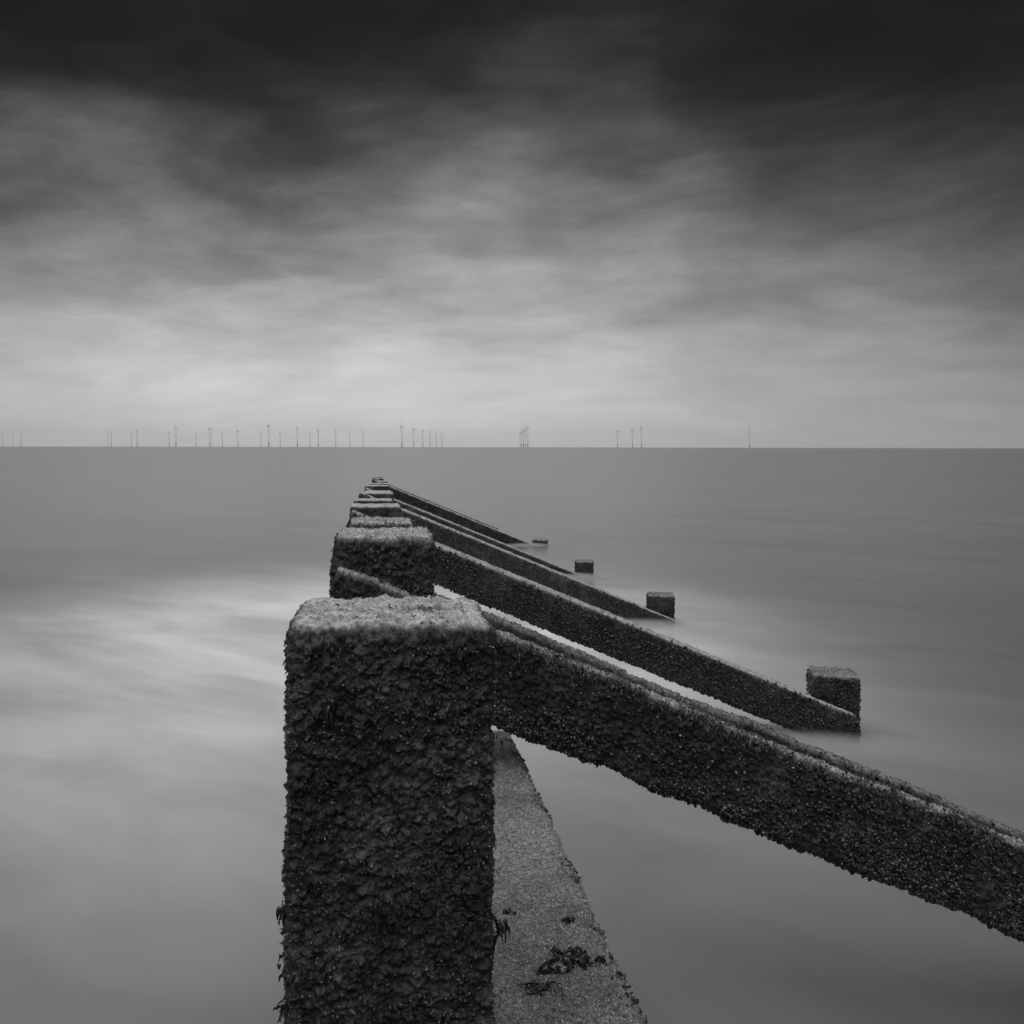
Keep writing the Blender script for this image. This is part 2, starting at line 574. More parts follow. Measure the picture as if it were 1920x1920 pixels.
def shells(pos, nrm, smin, smax):
    """mussel shells: pointed ovals standing out of the growth"""
    k = len(pos)
    ring = 6
    prof = [(-.5, .0), (-.30, .30), (.08, .46), (.38, .30), (.5, .0)]
    tv, tq, tt = [], [], []
    tv.append((0, 0, -.5))
    for l, rr in prof[1:-1]:
        for i in range(ring):
            th = 2 * math.pi * i / ring
            tv.append((rr * .62 * math.cos(th), rr * math.sin(th), l))
    tv.append((0, 0, .5))
    for s in range(2):
        for i in range(ring):
            tq.append((1 + s * ring + i, 1 + s * ring + (i + 1) % ring, 1 + (s + 1) * ring + (i + 1) % ring, 1 + (s + 1) * ring + i))
    last = len(tv) - 1
    for i in range(ring):
        tt.append((0, 1 + (i + 1) % ring, 1 + i))
        tt.append((last, 1 + 2 * ring + i, 1 + 2 * ring + (i + 1) % ring))
    tv, tq, tt = np.array(tv), np.array(tq), np.array(tt)
    al = nrm * 0.8 + RNG.normal(0, .75, (k, 3)) + np.array([0, 0, -.25])
    x, y, z = frames(RNG.normal(0, 1, (k, 3)), al)
    s = (smin + (smax - smin) * RNG.random(k) ** 2)[:, None, None]
    loc = tv[None] * s
    w = loc[..., 0:1] * x[:, None] + loc[..., 1:2] * y[:, None] + loc[..., 2:3] * z[:, None] + pos[:, None] + (nrm * s[:, 0] * .18)[:, None]
    off = (np.arange(k) * len(tv))[:, None, None]
    return w.reshape(-1, 3), (tq[None] + off).reshape(-1, 4), (tt[None] + off).reshape(-1, 3)


def blades(pos, direc, side, length, width, grav, nseg=3, curl=0.0, taper=.25):
    """flat fronds bending under gravity"""
    k = len(pos)
    d = direc / np.linalg.norm(direc, axis=1, keepdims=True)
    s = side - (side * d).sum(1, keepdims=True) * d
    s = s / np.maximum(np.linalg.norm(s, axis=1, keepdims=True), 1e-9)
    pts = []
    p = pos.copy()
    wob = RNG.normal(0, 1, (k, 3))
    for j in range(nseg + 1):
        u = j / nseg
        w = width * (1 - (1 - taper) * u ** 1.6) * (0.55 + 0.45 * min(1, u * 4 + .3))
        pts.append(p - s * w[:, None] * .5)
        pts.append(p + s * w[:, None] * .5)
        p = p + d * (length / nseg)[:, None]
        d = d + np.array([0, 0, -1.0]) * grav + wob * curl * math.cos(3.1 * j)
        d = d / np.linalg.norm(d, axis=1, keepdims=True)
        s = s + np.cross(d, s) * (curl * wob[:, :1])
        s = s - (s * d).sum(1, keepdims=True) * d
        s = s / np.maximum(np.linalg.norm(s, axis=1, keepdims=True), 1e-9)
    v = np.stack(pts, 1)
    nv = v.shape[1]
    tq = np.array([(2 * j, 2 * j + 1, 2 * j + 3, 2 * j + 2) for j in range(nseg)])
    return v.reshape(-1, 3), (tq[None] + (np.arange(k) * nv)[:, None, None]).reshape(-1, 4)


def part_stuff(name, v, q, t, mat, parent, origin):
    me = mesh_np(name, v - np.asarray(origin), q, t, [mat], smooth=(name not in ('mussel', 'barnacle')))
    return link(name, me, parent, 'stuff')


def tufts(name, co, quads, count, wfun, L, W, mat, parent, origin, grav=.25, up=.0, nseg=2, spread=.6):
    sm = sampler(co, quads, count, wfun)
    if sm is None:
        return
    pos, nn = sm
    d = nn + RNG.normal(0, spread, nn.shape) + np.array([0, 0, up])
    ln = L * (.5 + RNG.random(count))
    wd_ = W * (.6 + .8 * RNG.random(count))
    v, q = blades(pos - nn * .001, d, RNG.normal(0, 1, nn.shape), ln, wd_, grav, nseg)
    return part_stuff(name, v, q, None, mat, parent, origin)


def lens_list(l0, l1, fine, split=None, coarse=None):
    if split is None:
        return np.linspace(l0, l1, max(4, int(abs(l1 - l0) / fine) + 1))
    A = np.linspace(l0, split, max(3, int((split - l0) / coarse)), endpoint=False)
    B = np.linspace(split, l1, max(4, int((l1 - split) / fine) + 1))
    return np.concatenate([A, B])


X3, Y3, Z3 = np.array([1., 0, 0]), np.array([0, 1., 0]), np.array([0, 0, 1.])


def upright(parent, pname, x0, x1, d, h, amp, seed, vis, rot=0.0, depth=None, lean=(0, 0), bare=None, mult=1.0, turf_gain=1.0, rt=.028, bottom=-.35, turf_bias=0.0, tnoise=.9):
    """a square timber: front face at distance d, top h below the eye. Returns object, world co, quads."""
    px = d / 1013.0                          # metres per render pixel
    w = (x1 - x0) - amp * 1.1
    a = w / 2
    b = (depth if depth else (x1 - x0)) / 2 - amp * .5
    top = CAMZ - h - amp * .35
    cx, cy = (x0 + x1) / 2, d + amp * .5 + b
    c, s = math.cos(rot), math.sin(rot)
    ex, ey = np.array([c, s, 0]), np.array([-s, c, 0])
    ez = np.array([lean[0], lean[1], 1.0])
    sf = max(1.4 * px * mult, .0019)
    split = top - vis
    L = lens_list(bottom, top, sf, split, sf * 4)
    o = np.array([cx, cy, 0.]) - ez * top + Z3 * top
    co, q = timber(o, ex, ey, ez, a, b, rt, L, rt, False, True, (sf, sf * 1.5, sf * 3.5), sf * 1.3)
    co, turf, br = grow(co, q, amp, seed, bare=bare, turf_gain=turf_gain, turf_bias=turf_bias, tnoise=tnoise)
    org = np.array(parent.location)
    me = mesh_np(pname, co - org, q, mats=[MAT_G], attrs={'turf': turf, 'bare': br})
    ob = link(pname, me, parent)
    return ob, co, q


SLOPE = 0.405


def brace(parent, d, xl, xr, h_left, thick, depth, amp, seed, mult=1.0, turf_gain=1.0, slope=SLOPE, wave=0.0, turf_bias=0.0):
    """sloping timber falling to the right; vertical cut ends; front face at distance d"""
    px = d / 1013.0
    ez = np.array([1.0, 0, -slope])
    ex = np.array([0, 0, -1.0])              # across: vertical
    ey = np.array([0, 1.0, 0])
    a = thick / 2 - amp * .45
    b = depth / 2 - amp * .45
    sf = max(1.5 * px * mult, .0034)
    o = np.array([0, d + depth / 2, CAMZ - h_left - thick / 2 + xl * slope])
    L = np.linspace(xl, xr, int((xr - xl) / sf))
    # perimeter order: 'front' is the -b side with ex pointing down
    per_steps = (sf, sf, sf * 2.5)
    co, q = timber(o, ex, ey, ez, a, b, min(.022, b * .7), L, min(.015, b * .5), True, True, per_steps, sf * 1.3)
    # frame (down, back, right) is left-handed or not: make normals point outwards
    n = vnormals(co, q)
    cen = o + ((co - o) @ (ez / (ez @ ez)))[:, None] * ez
    if ((co - cen) * n).sum() < 0:
        q = q[:, ::-1].copy()
    if wave:
        co[:, 2] += wave * (fbm(co * np.array([1, 0, 0]), 4, 2, seed + 2) - .5)
    co, turf, br = grow(co, q, amp, seed, turf_gain=turf_gain, turf_bias=turf_bias, tnoise=.5)
    org = np.array(parent.location)
    me = mesh_np('brace', co - org, q, mats=[MAT_G], attrs={'turf': turf, 'bare': br})
    ob = link('brace', me, parent)
    return ob, co, q


GRP = 'upright timber posts along the groyne'
GRPB = 'braced timber posts of the groyne'

# ---- the nearest post
p1 = empty('groyne_post', (0.024, 1.75, 0), 'nearest and largest square timber post, thick dark algae, pale furry top', 'post', GRP)


def bare1(c):
    r = ((c[:, 0] - .085) / .065) ** 2 + ((c[:, 1] - 1.735) / .026) ** 2 + (fbm(c, 40, 2, 3) - .5) * 1.4
    return 1 - sstep(r, .6, 1.1)


t1, co1, q1 = upright(p1, 'timber', -.140, .188, 1.585, .280, .014, 3, .72, bare=bare1, lean=(.006, 0), rt=.018, turf_bias=-.26, tnoise=.6, depth=.28)
O1 = np.array(p1.location)
tufts('algae_turf', co1, q1, 6000, lambda c, n: (n[:, 2] > .45) * (1 - .97 * bare1(c)), .0042, .0014, MAT_TUFT, t1, O1, .2, .0, 2, .9)
tufts('hanging_algae', co1, q1, 9000, lambda c, n: (np.abs(n[:, 2]) < .75) * (c[:, 2] > .85) * (n[:, 1] < .3), .006, .0028, MAT_DTUFT, t1, O1, .55, -.5, 3)
sm = sampler(co1, q1, 1500, lambda c, n: (n[:, 1] < .2) * (c[:, 2] > .85) * (c[:, 2] < 1.55) * sstep(fbm(c, 9, 2, 77), .5, .66))
v, q, tt = shells(sm[0], sm[1], .004, .010)
part_stuff('mussel', v, q, tt, MAT_SHELL, t1, O1)
sm = sampler(co1, q1, 1500, lambda c, n: (n[:, 1] < .2) * (c[:, 2] > .85) * (c[:, 2] < 1.56) * (.12 + sstep(fbm(c, 12, 3, 79), .48, .64)))
v, q, tt = shells(sm[0], sm[1], .0018, .0052)
part_stuff('barnacle', v, q, tt, MAT_BARN, t1, O1)

# ---- weed fronds that grow on the nearest post
def frond_clump(name, base, outward, count, L, W, mat, parent, origin, spread=.5, grav=.35, curl=.35, jitter=.01, nseg=7, side=None):
    base = np.asarray(base, float)
    pos = base[None] + RNG.normal(0, jitter, (count, 3))
    d = np.asarray(outward, float)[None] + RNG.normal(0, spread * 1.3, (count, 3))
    W, curl, count_ = W * .55, curl * 1.3, count
    ln = L * (.3 + .7 * RNG.random(count))
    w = W * 1.5 * (.6 + .8 * RNG.random(count))
    sd = RNG.normal(0, 1, (count, 3)) if side is None else np.asarray(side, float)[None] + RNG.normal(0, .4, (count, 3))
    v, q = blades(pos, d, sd, ln, w, grav, nseg, curl)
    me = mesh_np(name, v - np.asarray(origin), q, None, [mat])
    o = link(name, me, parent)
    md = o.modifiers.new('thick', 'SOLIDIFY')
    md.thickness = .0012
    return o


def p2w(x, y, d):
    """photograph pixel at distance d -> place"""
    return np.array([(x - VX) * d / F, d, CAMZ - (y - VY) * d / F])


frond_clump('seaweed', p2w(616, 1318, 1.585), (.05, -.7, -.2), 16, .035, .008, MAT_WEED, t1, O1, .35, .6, .25, .006)
frond_clump('seaweed', p2w(551, 1575, 1.62), (-.8, -.3, -.2), 12, .020, .008, MAT_WEED, t1, O1, .5, .5, .3, .008)
frond_clump('seaweed', p2w(549, 1700, 1.62), (-.8, -.3, -.1), 12, .026, .009, MAT_WEED, t1, O1, .45, .7, .3, .009)
frond_clump('seaweed', p2w(547, 1815, 1.61), (-.9, -.3, .1), 14, .028, .010, MAT_WEED, t1, O1, .45, .6, .3, .010)
frond_clump('seaweed', p2w(546, 1885, 1.61), (-1., -.2, .05), 10, .034, .008, MAT_WEED, t1, O1, .35, .3, .35, .009)
frond_clump('seaweed', p2w(928, 1745, 1.64), (.5, -.5, -.3), 14, .035, .010, MAT_WEED, t1, O1, .4, .7, .25, .009)
frond_clump('seaweed', p2w(720, 1690, 1.585), (.05, -.7, -.2), 12, .030, .008, MAT_WEED, t1, O1, .5, .6, .3, .010)
frond_clump('seaweed', p2w(928, 1390, 1.60), (.4, -.4, -.5), 10, .02, .005, MAT_DTUFT, t1, O1, .3, .7, .2, .012)

# ---- the plain posts behind it
plain = [
    # d, left px, right px, top px, visible, label
    (4.83, 652, 778, 981, .10, 'third post from the front, flat pale top showing behind the braced second post'),
    (8.60, 664, 737, 938.5, .16, 'fifth timber post back in the groyne, thin pale top with dark front'),
    (12.3, 684, 734, 922, .25, 'seventh timber post back in the groyne, only its top edge showing'),
    (16.9, 693, 729, 907, .3, 'ninth timber post back, low and narrow near the seaward tip'),
    (27.0, 700, 717, 894.5, .5, 'farthest and smallest timber post, alone at the seaward tip of the groyne'),
]
for i, (d, xl, xr, ty, vis, lab) in enumerate(plain):
    x0, x1 = (xl - VX) * d / F, (xr - VX) * d / F
    h = (ty - VY) * d / F
    e = empty('groyne_post', ((x0 + x1) / 2, d + .16, 0), lab, 'post', GRP)
    ob, co, q = upright(e, 'timber', x0, x1, d, h, .016 if i < 1 else .010, 20 + i, vis, depth=.33, mult=1.1 if i < 2 else .8, rt=.022 if i < 1 else .009, turf_bias=-.15, tnoise=.45)
    org = np.array(e.location)
    if i == 0:
        tufts('algae_turf', co, q, 3500, lambda c, n: n[:, 2] > .75, .007 + .0010 * i, .0025 + .001 * i, MAT_TUFT, ob, org, .2, .0, 2, .9)
    if i == 0:
        tufts('hanging_algae', co, q, 5000, lambda c, n, z=CAMZ - h: (np.abs(n[:, 2]) < .75) * (c[:, 2] > z - .2) * (n[:, 1] < .3), .015, .005, MAT_DTUFT, ob, org, .55, -.5, 3)

# ---- braced posts: post, a pair of sloping braces that clasp it, and the low pile they run down to
braced = [
    # d, left px, right px, top px, brace h at left end, pile (px left, px right, px top) , label
    (3.20, 627, 817, 1008, .366, None, 'second post with the big front brace, shaggy weed along its upper edge'),
    (6.50, 657, 752, 950, .403, (1516, 1608, 1264), 'fourth post with long clean braces down to the largest low pile in the water'),
    (10.7, 674, 738, 925, .475, (1211, 1266, 1115), 'sixth post with braces down to the second largest pile in the water'),
    (14.6, 684, 731, 911, .583, (1077, 1114, 1052), 'eighth post with braces sinking just before a small low pile'),
    (19.3, 698, 727, 902.5, .616, (998, 1028, 1012), 'tenth post with braces sinking beside the farthest, smallest pile barely above water'),
    (23.2, 699, 719, 897, .70, None, 'eleventh post near the seaward tip, its farthest braces just slipping under water'),
]
for i, (d, xl, xr, ty, hb, pile, lab) in enumerate(braced):
    x0, x1 = (xl - VX) * d / F, (xr - VX) * d / F
    h = (ty - VY) * d / F
    e = empty('braced_post', ((x0 + x1) / 2, d + .16, 0), lab, 'braced post', GRPB)
    org = np.array(e.location)
    ob, co, q = upright(e, 'post', x0, x1, d, h, .017 if i == 0 else .010, 40 + i, .30 if i == 0 else .15, depth=.32, mult=1.0 if i == 0 else 1.1, lean=(.05, 0) if i == 0 else (0, 0), rt=.018 if i == 0 else .009, turf_bias=-.24 if i == 0 else -.15, tnoise=.6 if i == 0 else .45)
    if i == 0:
        tufts('algae_turf', co, q, 3500, lambda c, n: n[:, 2] > .75, .006 + .0010 * i, .0022 + .001 * i, MAT_TUFT, ob, org, .2, .0, 2, .9)
    if i == 0:
        tufts('hanging_algae', co, q, 3500, lambda c, n: (np.abs(n[:, 2]) < .75) * (c[:, 2] > 1.3) * (n[:, 1] < .3), .008, .0040, MAT_DTUFT, ob, org, .55, -.5, 3)
        sm = sampler(co, q, 1300, lambda c, n: (n[:, 1] < .2) * (c[:, 2] > 1.3) * (c[:, 2] < 1.55) * sstep(fbm(c, 9, 2, 71), .42, .6))
        v, qq, tt = shells(sm[0], sm[1], .007, .015)
        part_stuff('mussel', v, qq, tt, MAT_SHELL, ob, org)
    # front and rear brace
    thick = .292 if i == 0 else .25
    dep = .065 if i == 0 else .075
    gap = .095 if i == 0 else .11
    ends = [3.7, 3.067, 3.136, 3.3, 3.3, 3.3]
    amp = .016 if i == 0 else .012
    fd = d - dep + .006                      # one brace is spiked to the front face of the post ...
    rd = fd + dep + gap                      # ... its twin butts against the side of the post behind it
    xf, xb = x0 + .006, x1 - .02
    fr, cof, qf = brace(e, fd, xf, ends[i], hb, thick, dep, amp, 60 + i, 1.0, wave=.03 if i == 0 else .0, turf_gain=.8 if i == 0 else .95, turf_bias=-.15)
    rr, cor, qr = brace(e, rd, xb, ends[i] - .03, hb - (.012 if i == 0 else 0) + (xb - xf) * SLOPE, thick - .02, dep, amp, 70 + i, 1.3, wave=.02 if i == 0 else .0, turf_gain=.45 if i == 0 else .95, turf_bias=-.15)
    for kk, (bo, cb, qb) in enumerate(((fr, cof, qf), (rr, cor, qr))):
        near = (i == 0)
        vis = (lambda c, n: ((n[:, 1] < .35) | (n[:, 2] > .2)) * (c[:, 2] > -.02))
        # shells: dense on the face, densest along the lower edge
        ztop = CAMZ - hb
        def wsh(c, n, x0=x0, ztop=ztop, thick=thick, near=near):
            rel = (ztop - (c[:, 0] - x0) * SLOPE - c[:, 2]) / thick
            cl = sstep(fbm(c, 8, 3, 91), .36, .6) if near else .35 + .65 * sstep(fbm(c, 8, 3, 91), .36, .6)
            lowb = (.10 + 1.3 * sstep(rel, .45, .95) + .5 * sstep(c[:, 0], .9, 1.8)) if near else (.5 + .3 * rel)
            return (n[:, 1] < .4) * (n[:, 2] < .55) * cl * np.maximum(lowb, 0) * (c[:, 2] > -.03)
        cnt = [(7500, 1500), (5200, 500), (3000, 300), (1500, 200), (900, 150), (500, 100)][i][kk]
        sm = sampler(cb, qb, cnt, wsh)
        smin, smax = (.008, .019) if near else (.009 + .0015 * i, .020 + .003 * i)
        v, qq, tt = shells(sm[0], sm[1], smin, smax)
        part_stuff('mussel', v, qq, tt, MAT_SHELL, bo, org)
        if kk == 0 and i < 3:
            sm = sampler(cb, qb, [3800, 1000, 500][i], wsh)
            v, qq, tt = shells(sm[0], sm[1], smin * .5, smax * .6)
            part_stuff('barnacle', v, qq, tt, MAT_BARN, bo, org)
        if not near and i < 4:
            tufts('algae_turf', cb, qb, [0, 1800, 1200, 800][i] if kk == 0 else [0, 1200, 800, 500][i], lambda c, n: (n[:, 2] > .6) * (c[:, 2] > 0), .004 + .001 * i, .003 + .001 * i, MAT_TUFT, bo, org, .2, .2)
        if near:
            tufts('hanging_algae', cb, qb, 2500 if kk == 0 else 1200, lambda c, n: (np.abs(n[:, 2]) < .8) * (n[:, 1] < .3) * (c[:, 0] < 2.3), .009, .0042, MAT_DTUFT, bo, org, .55, -.5, 3)
            tufts('algae_turf', cb, qb, 7000 if kk == 0 else 4000, lambda c, n: (n[:, 2] > .5) * (c[:, 0] < 2.3) * (c[:, 2] > ztop - (c[:, 0] - x0) * SLOPE - .05), .006, .0026, MAT_FRINGE, bo, org, .25, .2)
            # shaggy fringe hanging over the upper edge
            cnt = 2600 if kk == 0 else 400
            sm = sampler(cb, qb, cnt, lambda c, n: (n[:, 2] > .2) * (n[:, 1] < .5) * (c[:, 0] < 2.3) * (c[:, 0] > .12) * (c[:, 2] > ztop - (c[:, 0] - x0) * SLOPE - .045) * (.05 + sstep(fbm(c * np.array([1, .2, .2]), 7, 2, 12), .42, .62)))
            k = cnt
            dd = np.array([0.2, -.6, .1]) + RNG.normal(0, .7, (k, 3))
            v, qq = blades(sm[0], dd, np.array([1., 0, -.3]) + RNG.normal(0, .4, (k, 3)), .010 + .022 * RNG.random(k), .002 + .004 * RNG.random(k), .6, 5, .3)
            part_stuff('fringe_weed', v, qq, None, MAT_FRINGE, bo, org)
    if pile:
        pl, pr, pt = pile
        dp = d + .16
        w = (pr - pl) * dp / F
        pw = w / 1.16
        cx = ((pl + pr) / 2 - VX) * dp / F
        hp = (pt - VY) * (dp - .1) / F
        ob, co, q = upright(e, 'pile', cx - pw / 2, cx + pw / 2, dp - pw / 2, hp, .012, 90 + i, .5, rot=R(-14), mult=.9, turf_gain=.55, rt=.018, bottom=-.6)
        sm = sampler(co, q, [0, 900, 500, 250, 120][i], lambda c, n: (n[:, 2] < .5) * (n[:, 1] < .5) * (c[:, 2] > -.03))
        v, qq, tt = shells(sm[0], sm[1], .008 + .002 * i, .016 + .003 * i)
        part_stuff('mussel', v, qq, tt, MAT_SHELL, ob, org)
        tufts('algae_turf', co, q, [0, 1600, 900, 400, 300][i], lambda c, n: n[:, 2] > .4, .009, .004 + .001 * i, MAT_STUFT, ob, org, .2, .2)

# ---- the low sill beam to the right of the nearest post
sl_top = CAMZ - 1.0
sill = empty('sill_beam', (.2, 1.6, 0), 'low wide beam furred with grey algae, beside the foot of the nearest post', 'beam')
OS = np.array(sill.location)
sx0, sx1, sy0, sy1 = -.10, .474, -.6, 3.58
nxs, nys = 150, 760
gx = np.linspace(sx0, sx1 + .03, nxs)
gy = np.concatenate([np.linspace(sy0, 1.55, 60, endpoint=False), np.linspace(1.55, sy1, nys - 60)])
GX, GY = np.meshgrid(gx, gy)
pp = np.stack([GX.ravel(), GY.ravel(), np.zeros(GX.size)], 1)
edge = sx1 + (fbm(pp * np.array([0, 1, 1]), 9, 4, 4, .6) - .5) * .016
u = np.clip((pp[:, 0] - (edge - .03)) / .05, 0, 1)            # rounding over the right edge
zz = sl_top + (fbm(pp, 18, 3, 5) - .5) * .012 + (fbm(pp, 90, 3, 6, .65) - .5) * .011 - u ** 2 * .05
# joints between the lengths of timber
for jy in (1.98, 2.62):
    jj = jy + (fbm(pp * np.array([1, 0, 0]), 14, 2, int(jy * 10)) - .5) * .03
    zz -= .007 * np.exp(-((pp[:, 1] - jj) / .005) ** 2) * sstep(pp[:, 0], .52, .10)
pp[:, 0] = np.minimum(pp[:, 0], edge + .004 * fbm(pp, 60, 2, 8))
pp[:, 2] = zz
ii = np.arange(len(gy) - 1)[:, None] * nxs
jj = np.arange(nxs - 1)[None]
qs = np.stack([ii + jj, ii + jj + 1, ii + nxs + jj + 1, ii + nxs + jj], -1).reshape(-1, 4)
top_obj = link('top', mesh_np('top', pp - OS, qs, mats=[MAT_SILL]), sill)
# the beam below the furred top, split into stacked planks on its faces
def box_np(x0, x1, y0, y1, z0, z1):
    c = np.array([(x, y, z) for z in (z0, z1) for y in (y0, y1) for x in (x0, x1)], float)
    f = np.array([(0, 2, 3, 1), (4, 5, 7, 6), (0, 1, 5, 4), (2, 6, 7, 3), (0, 4, 6, 2), (1, 3, 7, 5)])
    return c, f
zt = sl_top - .035
for k in range(5):
    z1 = zt - k * .24
    c, f = box_np(sx0 + .004 * (k % 2), sx1 - .012 - .005 * (k % 2), sy0, sy1 - .01 * (k % 2), z1 - .228, z1)
    link('plank', mesh_np('plank', c - OS, f, mats=[MAT_SILL], smooth=False), sill)
tufts('algae_turf', pp, qs, 40000, lambda c, n: (c[:, 1] > 1.5) * (n[:, 2] > .2) * (c[:, 0] > .12), .0055, .0021, MAT_STUFT, top_obj, OS, .3, .0, 2, .9)
sm = sampler(pp, qs, 350, lambda c, n: (c[:, 1] > 1.5) * (c[:, 0] > .40) * sstep(c[:, 0], .435, .47) * sstep(fbm(c, 7, 2, 33), .45, .6))
v, qq, tt = shells(sm[0], sm[1], .006, .014)
part_stuff('mussel', v, qq, tt, MAT_SHELL, top_obj, OS)


def sill_pt(x, y):
    d = 1.0 * F / (y - VY)
    return np.array([(x - VX) * d / F, d, sl_top + .004])


def wrack(name, cx, cy, count, L, W, spread, label, mat=MAT_WEED, curl=.75, grav=.2, up=.35, jit=(.022, .010)):
    b = sill_pt(cx, cy)
    pos = b[None] + np.stack([RNG.normal(0, jit[0], count), RNG.normal(0, jit[1], count), np.abs(RNG.normal(0, .004, count))], 1)
    d = np.stack([RNG.normal(0, spread, count), RNG.normal(0, spread, count), up + .3 * RNG.random(count)], 1)
    v, q = blades(pos, d, RNG.normal(0, 1, (count, 3)), L * (.5 + .8 * RNG.random(count)), W * (.6 + .8 * RNG.random(count)), grav, 14, curl)
    v[:, 2] = np.maximum(v[:, 2], sl_top + .001 + .004 * RNG.random(len(v)))
    o = link(name, mesh_np(name, v - b, q, None, [mat]))
    o.location = b
    md = o.modifiers.new('thick', 'SOLIDIFY')
    md.thickness = .0014
    tag(o, label, 'seaweed', 'loose seaweed on the sill beam')
    return o


def crumpled(name, b, rx, ry, rz, seed, mat, n=120, m=90):
    """sheet of wrack crumpled into folds: ragged outline, thin lobes lifted off the ground"""
    u, v = np.meshgrid(np.linspace(-1, 1, n), np.linspace(-1, 1, m))
    p = np.stack([u.ravel() * rx, v.ravel() * ry, np.zeros(u.size)], 1)
    r = np.sqrt(u.ravel() ** 2 + v.ravel() ** 2)
    rag = r + (fbm(p, 26, 4, seed, .6) - .5) * 2.6 + .08
    fold = 1 - np.abs(2 * fbm(p * np.array([1., 1.6, 1.]), 42, 2, seed + 5) - 1)
    fold2 = 1 - np.abs(2 * fbm(p, 95, 2, seed + 9) - 1)
    z = rz * (.15 + 1.0 * sstep(fold, .62, .98) + .55 * sstep(fold2, .6, .98)) * sstep(rag, 1.1, .45)
    z = z - .006 * sstep(rag, .80, 1.0)
    q0 = p.copy()
    p[:, 0] += (fbm(q0, 60, 2, seed + 20) - .5) * rx * .35
    p[:, 1] += (fbm(q0, 60, 2, seed + 21) - .5) * ry * .5
    p[:, 2] = z
    i_, j_ = np.arange(m - 1)[:, None] * n, np.arange(n - 1)[None]
    qd = np.stack([i_ + j_, i_ + j_ + 1, i_ + n + j_ + 1, i_ + n + j_], -1).reshape(-1, 4)
    keep = rag[qd].max(1) < .95
    return p, qd[keep]


hb0 = sill_pt(1060, 1803)
p, qd = crumpled('seaweed_clump', hb0, .072, .040, .013, 5, MAT_WEED)
heap = link('seaweed_clump', mesh_np('seaweed_clump', p, qd, None, [MAT_WEED]))
heap.location = hb0 - np.array([0, 0, .003])
heap.rotation_euler = (0, 0, R(16))
tag(heap, 'black crumpled heap of wrack lying on the grey beam', 'seaweed', 'loose seaweed on the sill beam')
wrack('seaweed_clump', 1016, 1852, 22, .05, .005, 1., 'small tangle of curled thin weed below the black wrack heap', MAT_DTUFT, .6, .2, .15, (.018, .01))
wrack('seaweed_clump', 1066, 1728, 9, .018, .006, 1., 'tiny dark scrap of weed above the wrack heap on the beam', MAT_WEED, .4, .3, .2, (.006, .003))
wrack('seaweed_clump', 951, 1712, 8, .016, .007, 1., 'tiny dark weed knot on the beam close to the nearest post', MAT_WEED, .4, .3, .2, (.004, .004))

# ------------------------------------------------------------------ offshore wind turbines
MAT_TW = simple_mat('turbine_paint', .80, .84, .5, .1)
MAT_TP = simple_mat('transition_paint', .50, .56, .5, .1)
MAT_BL = simple_mat('blade_paint', .78, .8, .4, .1)
import bmesh


def lathe(prof, n, mat, name, axis='Z'):
    vs_, fs = [], []
    for (r, z) in prof:
        for k in range(n):
            th = 2 * math.pi * k / n
            vs_.append((r * math.cos(th), r * math.sin(th), z))
    for s in range(len(prof) - 1):
        for k in range(n):
            fs.append((s * n + k, s * n + (k + 1) % n, (s + 1) * n + (k + 1) % n, (s + 1) * n + k))
    fs.append(tuple(range(n))[::-1])
    fs.append(tuple((len(prof) - 1) * n + k for k in range(n)))
    me = bpy.data.meshes.new(name)
    me.from_pydata(vs_, [], fs)
    me.materials.append(mat)
    me.update()
    return me


ME_FOUND = lathe([(2.0, -6), (2.0, 13.5)], 12, MAT_TP, 'foundation')
ME_PLAT = lathe([(2.3, 13.5), (3.9, 14.2), (3.9, 15.8), (3.7, 15.8), (3.7, 14.5), (1.7, 14.5)], 12, MAT_TP, 'platform')
ME_TOWER = lathe([(1.2, 13.5), (.75, 78)], 12, MAT_TW, 'tower')


def nacelle_mesh():
    c, f = box_np(-2.6, 6.2, -1.5, 1.5, 78, 81)
    bm = bmesh.new()
    vv = [bm.verts.new(p) for p in c]
    for ff in f:
        bm.faces.new([vv[k] for k in ff])
    bmesh.ops.bevel(bm, geom=list(bm.edges), offset=.7, segments=2, affect='EDGES')
    me = bpy.data.meshes.new('nacelle')
    bm.to_mesh(me)
    bm.free()
    me.materials.append(MAT_TW)
    return me


def hub_mesh():
    me = lathe([(1.5, 0), (1.6, 1.2), (1.2, 2.4), (.3, 3.0)], 10, MAT_TW, 'hub')
    for vtx in me.vertices:
        x, y, z = vtx.co
        vtx.co = (-3.2 - z, y, 80 + x)
    return me


def blade_mesh():
    vs_, fs = [], []
    prof = [(1.2, .9, .9), (5, 1.0, .7), (10, 1.7, .45), (25, 1.15, .3), (42, .55, .14), (46, .12, .06)]
    for (r, c, t) in prof:
        for (a, b_) in ((-c, 0), (0, t), (c * .9, 0), (0, -t)):
            vs_.append((b_, a, r))
    for s in range(len(prof) - 1):
        for k in range(4):
            fs.append((s * 4 + k, s * 4 + (k + 1) % 4, s * 4 + 4 + (k + 1) % 4, s * 4 + 4 + k))
    fs.append((0, 1, 2, 3))
    fs.append(tuple(len(vs_) - 4 + k for k in range(4)))
    me = bpy.data.meshes.new('blade')
    me.from_pydata(vs_, [], fs)
    me.materials.append(MAT_BL)
    me.update()
    return me


ME_NAC, ME_HUB, ME_BLADE = nacelle_mesh(), hub_mesh(), blade_mesh()

